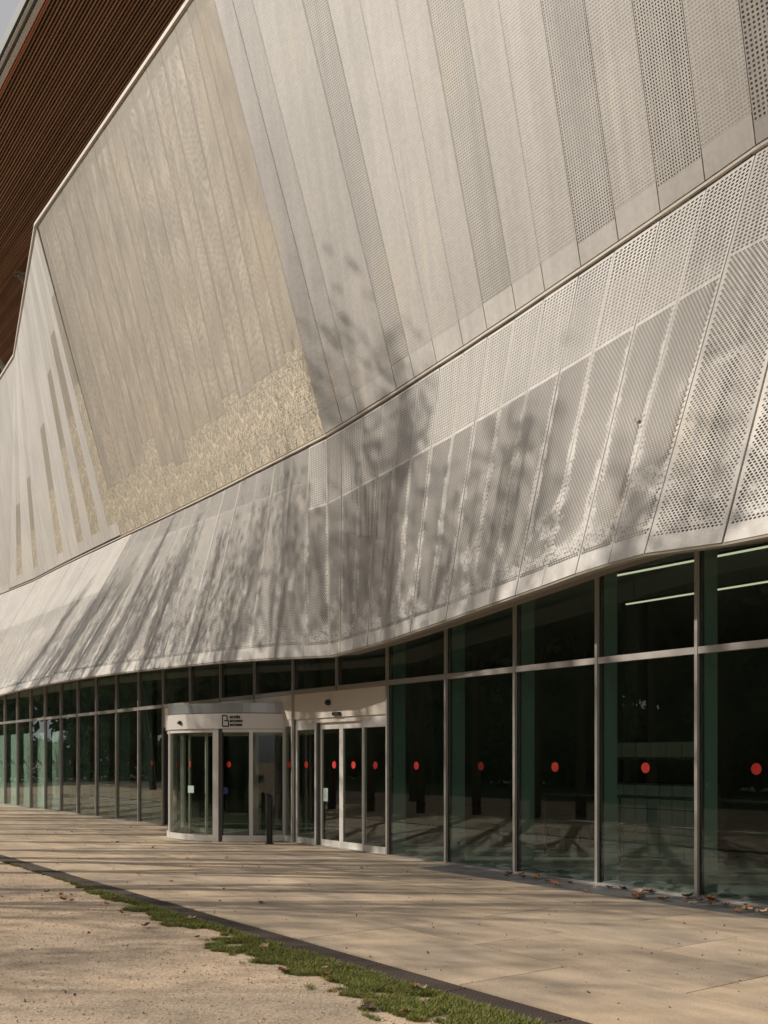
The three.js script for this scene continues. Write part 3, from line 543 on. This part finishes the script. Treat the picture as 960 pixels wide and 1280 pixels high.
// ---------- trees: some cast the shadows on the front, others stand where the panes mirror them ----------
const bark = tex(256, 512, (i, j) => { const k = 0.7 + 0.6 * (fbm(i / 256 * 10, j / 512 * 26, 3, 4, 10, 26) - 0.5); return [k, k * 0.97, k * 0.93]; }, true);
const barkMat = mat(0.17, 0.14, 0.11, { map: bark, roughness: 0.95 });
const leafMat = (r, g, b) => mat(r, g, b, { roughness: 0.9 });
function growTree(seed, o) {
  const R = rng(seed), wood = [], tips = [];
  const grow = (p, dir, len, r, depth) => {
    const n = depth === 0 ? 6 : 3; let q = p.clone(), d = dir.clone();
    for (let i = 0; i < n; i++) {
      d.add(V((R() - 0.5) * o.bend, (R() - 0.5) * o.bend * 0.5 + (depth ? o.up : 0), (R() - 0.5) * o.bend)).normalize();
      const e = q.clone().addScaledVector(d, len / n), r1 = r * (1 - 0.12 * (depth ? 2 : 1)); wood.push(rod(q, e, r, r1, depth < 1 ? 9 : depth < 3 ? 5 : 3)); r = r1; q = e;
      if (depth < o.levels && (depth > 0 || i >= o.bare)) { const kids = depth === 0 ? o.limbs : 2; for (let k = 0; k < kids; k++) { const a = R() * 6.283, s = o.spread * (0.7 + 0.6 * R()), side = V(Math.cos(a), 0, Math.sin(a)); grow(q.clone(), d.clone().multiplyScalar(Math.cos(s)).addScaledVector(side, Math.sin(s)).normalize(), len * (depth === 0 ? o.limbLen * (1 - 0.09 * (i - o.bare)) : 0.58) * (0.75 + 0.5 * R()), r * (depth === 0 ? 0.48 : 0.6), depth + 1); } }
    }
    if (depth >= o.levels - 1) tips.push(q, p.clone().lerp(q, 0.5));
  };
  grow(V(0, -0.05, 0), V(0, 1, 0), o.height, o.radius, 0);
  const trunk = merge(wood);
  const per = o.leaves, count = Math.floor(tips.length * per), pos = new Float32Array(count * 18), c = V(0, 0, 0), u = V(0, 0, 0), w = V(0, 0, 0);
  for (let k = 0; k < count; k++) {
    const t = tips[Math.floor(R() * tips.length)]; c.set(t.x + (R() + R() - 1) * o.clump, t.y + (R() + R() - 1) * o.clump, t.z + (R() + R() - 1) * o.clump);
    u.set(R() - 0.5, R() - 0.5, R() - 0.5).normalize(); w.set(R() - 0.5, R() - 0.5, R() - 0.5).cross(u).normalize(); const s = o.leaf * (0.6 + 0.8 * R()); if (o.hang) u.set((R() - 0.5) * 0.5, 1, (R() - 0.5) * 0.5).normalize(), w.set(R() - 0.5, 0, R() - 0.5).normalize().multiplyScalar(0.5);
    const q = [c.clone().addScaledVector(u, -s), c.clone().addScaledVector(w, s * 0.55), c.clone().addScaledVector(u, s), c.clone().addScaledVector(w, -s * 0.55)];
    [0, 1, 2, 0, 2, 3].forEach((m, i) => { pos[k * 18 + i * 3] = q[m].x; pos[k * 18 + i * 3 + 1] = q[m].y; pos[k * 18 + i * 3 + 2] = q[m].z; });
  }
  const crown = new THREE.BufferGeometry(); crown.setAttribute('position', new THREE.BufferAttribute(pos, 3)); crown.computeVertexNormals();
  return { trunk, crown };
}
const kinds = {
  upright: { ...growTree(11, { height: 15.5, radius: 0.20, levels: 3, limbs: 3, bare: 1, bend: 0.12, up: 0.34, spread: 0.42, limbLen: 0.245, leaves: 1.5, clump: 0.30, leaf: 0.115, hang: 1 }), leaf: leafMat(0.10, 0.085, 0.035) },
  spreading: { ...growTree(23, { height: 12, radius: 0.24, levels: 3, limbs: 3, bare: 2, bend: 0.20, up: 0.05, spread: 0.85, limbLen: 0.40, leaves: 1.6, clump: 0.40, leaf: 0.10 }), leaf: leafMat(0.13, 0.08, 0.03) },
  dense: { ...growTree(37, { height: 11, radius: 0.26, levels: 2, limbs: 4, bare: 0, bend: 0.18, up: 0.03, spread: 0.90, limbLen: 0.42, leaves: 30, clump: 1.1, leaf: 0.30 }), leaf: leafMat(0.14, 0.155, 0.07) },
  shrub: { ...growTree(41, { height: 2.3, radius: 0.06, levels: 2, limbs: 3, bare: 0, bend: 0.2, up: 0.02, spread: 1.1, limbLen: 0.55, leaves: 26, clump: 0.5, leaf: 0.13 }), leaf: leafMat(0.12, 0.145, 0.06) },
};
function tree(kindName, x, z, s, turn, label, group) {
  const k = kinds[kindName], t = new THREE.Group(); t.name = numbered({ upright: 'poplar_tree', spreading: 'plane_tree', dense: 'evergreen_tree', shrub: 'shrub' }[kindName]); scene.add(t);
  t.position.set(x, -0.03, z); t.rotation.y = turn; t.scale.setScalar(s); tag(t, label, kindName === 'shrub' ? 'shrub' : 'tree', group);
  mesh('trunk', k.trunk, barkMat, t); mesh('crown', k.crown, k.leaf, t); return t;
}
const UPL_L = 'tall narrow tree with upswept branches standing on the gravel before the hall', PLA_L = 'bare spreading tree with a few brown leaves on the gravel before the hall', EVG_L = 'dense dark tree in the row behind the lawn facing the hall';
[[-6.1, 9.3, 0.80, 0.3], [-5.1, 10.0, 0.76, 2.1], [-8.6, 9.4, 0.70, 5.0], [-7.2, 9.6, 0.70, 0.9], [-3.4, 10.8, 0.72, 3.3], [-2.6, 11.6, 0.66, 5.5], [-10.2, 8.6, 0.70, 1.7], [-12.0, 8.0, 0.67, 2.9], [-13.8, 7.6, 0.71, 0.6], [-15.6, 7.4, 0.68, 1.2], [-17.4, 7.2, 0.72, 4.4], [-19.2, 7.4, 0.70, 5.8], [-21.2, 7.2, 0.72, 0.2], [-23.6, 7.6, 0.72, 2.4], [-26, 7.6, 0.74, 4.0]].forEach(a => tree('upright', ...a, UPL_L, 'narrow trees on the gravel'));
[[-17, 13.5, 0.62, 0.4], [-1.5, 15.5, 0.55, 1.5], [-26, 14, 0.7, 2.2], [-7, 19, 0.75, 4.4], [-36, 11, 0.8, 5.2], [-14, 21, 0.8, 0.9]].forEach(a => tree('spreading', ...a, PLA_L, 'spreading trees on the gravel'));
{ const R = rng(61);
  for (let k = 0; k < 22; k++) tree('dense', -62 + k * 5.0 + (R() - 0.5) * 2, 38 + (R() - 0.5) * 8, 1.05 + R() * 0.45, R() * 6.28, EVG_L, 'dense trees behind the lawn');
  for (let k = 0; k < 52; k++) tree('shrub', -58 + k * 2.1 + (R() - 0.5), 31 + (R() - 0.5) * 2, 1.15 + R() * 0.5, R() * 6.28, 'dense dark shrub in the hedge along the lawn', 'shrubs along the lawn');
  for (let k = 0; k < 11; k++) tree('shrub', -57 + (R() - 0.5), 1 + k * 2.8, 0.9 + R() * 0.5, R() * 6.28, 'dense dark shrub in the hedge at the far end of the forecourt', 'shrubs at the far end of the forecourt');
  for (let k = 0; k < 6; k++) tree('dense', -66 + (R() - 0.5) * 6, 3 + k * 7, 0.95 + R() * 0.45, R() * 6.28, 'dense dark tree in the row closing the far end of the forecourt', 'dense trees at the far end of the forecourt');
}

// ---------- small ground things ----------
// grass along the drain
{
  const R = rng(8), blades = []; const W = V(0, 0, 0);
  for (let k = 0; k < 7; k++) { const a = R() * 6.28, l = 0.035 + R() * 0.035, ox = (R() - 0.5) * 0.05, oz = (R() - 0.5) * 0.05, lean = 0.02 + R() * 0.03, w = 0.0022, dx = Math.cos(a), dz = Math.sin(a);
    const p = [[ox - dz * w, 0, oz + dx * w], [ox + dz * w, 0, oz - dx * w], [ox + dx * lean * 0.4 + dz * w * 0.8, l * 0.6, oz + dz * lean * 0.4 - dx * w * 0.8], [ox + dx * lean * 0.4 - dz * w * 0.8, l * 0.6, oz + dz * lean * 0.4 + dx * w * 0.8], [ox + dx * lean, l, oz + dz * lean]];
    for (const t of [[0, 1, 2], [0, 2, 3], [3, 2, 4]]) for (const i of t) blades.push(...p[i]); }
  const g = new THREE.BufferGeometry(); g.setAttribute('position', new THREE.Float32BufferAttribute(blades, 3)); g.computeVertexNormals();
  const list = []; for (let k = 0; k < 140000 && list.length < 26000; k++) {
    const x = -3 + R() * 16, z = 5.37 + R() * 0.95, w = clamp((x - 0.2) / 6) * (0.26 + 0.62 * fbm(x * 0.9, 2, 5, 3)) + (x < 0.8 ? 0.02 : 0.05), d = (z - 5.37) / Math.max(0.02, w);
    if (d > 1 || fbm(x * 4, z * 6, 9, 3) < 0.36 + 0.30 * d * d) continue; list.push([x, z, (0.55 + 0.6 * R()) * (1 - 0.45 * d)]);
  }
  const im = new THREE.InstancedMesh(g, mat(0.19, 0.22, 0.06, { roughness: 0.8 }), list.length), o = new THREE.Object3D(), c = new THREE.Color();
  list.forEach(([x, z, s], i) => { o.position.set(x, -0.031, z); o.rotation.y = R() * 6.28; o.scale.set(1, s * 0.75, 1).multiplyScalar(1.0); o.updateMatrix(); im.setMatrixAt(i, o.matrix); const q = R(); im.setColorAt(i, q > 0.88 ? c.setRGB(2.0, 1.35, 1.3) : c.setRGB(0.8 + 0.5 * R(), 0.8 + 0.4 * R(), 0.8)); });
  im.name = 'grass'; im.castShadow = im.receiveShadow = true; kind(im, 'stuff'); tag(im, 'uneven strip of short green grass between drain and gravel', 'grass'); scene.add(im);
}
// loose grit on the gravel and crumbs on the paving
{
  const R = rng(17), g = new THREE.IcosahedronGeometry(0.006, 0), N = 16000, im = new THREE.InstancedMesh(g, mat(0.58, 0.48, 0.37, { roughness: 0.9 }), N), o = new THREE.Object3D(), c = new THREE.Color();
  for (let k = 0; k < N; k++) { const t = R(), x = -12 + 23.5 * Math.sqrt(t), z = 5.4 + R() * 4.4; o.position.set(x, -0.029, z); o.rotation.set(R() * 6, R() * 6, R() * 6); const s = 0.5 + R() * R() * 2.0; o.scale.set(s, s * 0.7, s); o.updateMatrix(); im.setMatrixAt(k, o.matrix); const q = 0.75 + 0.4 * R(); im.setColorAt(k, c.setRGB(q, q, q)); }
  im.name = 'grit'; im.castShadow = im.receiveShadow = true; kind(im, 'stuff'); tag(im, 'loose pale grit scattered over the gravel forecourt', 'grit'); scene.add(im);
  const M3 = 600, cr = new THREE.InstancedMesh(new THREE.TetrahedronGeometry(0.014, 0), mat(0.17, 0.125, 0.09, { roughness: 0.9 }), M3);
  for (let k = 0; k < M3; k++) { const x = -24 + 34 * Math.sqrt(R()), z = 0.9 + R() * 7.5; o.position.set(x, z > 5.12 ? -0.026 : 0.002, z); o.rotation.set(R() * 6, R() * 6, R() * 6); const s = 0.4 + R() * R() * 1.4; o.scale.set(s * 1.6, s * 0.5, s); o.updateMatrix(); cr.setMatrixAt(k, o.matrix); }
  cr.name = 'leaf_crumbs'; cr.castShadow = cr.receiveShadow = true; kind(cr, 'stuff'); tag(cr, 'dark crumbs of leaf and twig scattered over the paving', 'litter'); scene.add(cr);
}
// fallen leaves, each its own thing
{
  const R = rng(99), geos = [];
  for (let v = 0; v < 5; v++) { // lobed, curled plane-tree leaf
    const pos = [], n = 15, P = []; for (let i = 0; i < n; i++) { const a = i / n * 6.283, l = 0.6 + 0.4 * Math.abs(Math.cos(a * 2.5 + 0.2)) * (0.8 + 0.4 * R()), x = Math.cos(a) * l * 0.065, z = Math.sin(a) * l * 0.06; P.push([x, 0.012 + (x * x + z * z) * (4 + 6 * R()) + Math.sin(a * 3 + v) * 0.007, z]); }
    for (let i = 0; i < n; i++) pos.push(0, 0.006, 0, ...P[(i + 1) % n], ...P[i]); const g = new THREE.BufferGeometry(); g.setAttribute('position', new THREE.Float32BufferAttribute(pos, 3)); g.computeVertexNormals(); geos.push(g);
  }
  const cols = [[0.34, 0.13, 0.06], [0.42, 0.20, 0.09], [0.22, 0.09, 0.05], [0.50, 0.33, 0.20], [0.10, 0.06, 0.045]].map(c => mat(...c, { roughness: 0.85 }));
  const put = (x, y, z, s, label, group) => { const m = mesh('fallen_leaf', geos[Math.floor(R() * 5)], cols[Math.floor(R() * 5)]); m.position.set(x, y, z); m.rotation.set((R() - 0.5) * 0.5, R() * 6.28, (R() - 0.5) * 0.5); m.scale.setScalar(s); tag(m, label, 'leaf', group); };
  for (let k = 0; k < 46; k++) put(1.9 + 6.2 * Math.sqrt(R()), 0.002, 0.12 + R() * R() * 0.72, 0.6 + R() * 0.75, 'curled brown dry leaf lying on the grating before the glass', 'dry leaves on the grating');
  for (let k = 0; k < 30; k++) put(1 + 10 * R(), -0.015, 5.4 + R() * 0.75, 0.4 + R() * 0.55, 'small brown dry leaf lying in the grass strip', 'dry leaves in the grass');
  for (let k = 0; k < 22; k++) put(-16 + 24 * R(), 0.003, 0.9 + R() * 4, 0.35 + R() * 0.3, 'small dry leaf lying on the open paving', 'dry leaves on the paving');
  put(5.35, lipAt(5.35)[1] + 2.14, 0.0, 0.8, 'single curled brown leaf caught in the perforated lower cladding', undefined);
  { const m = scene.children[scene.children.length - 1], r = lipAt(5.35), p = along(r, 0.39); m.position.set(p.x, p.y, p.z + 0.02); m.scale.setScalar(0.5); m.rotation.set(1.2, 0, 0.4); }
}
for (const o of scene.children) if (o.isMesh || o.isGroup) o.updateMatrixWorld(true);
renderer.render(scene, camera);
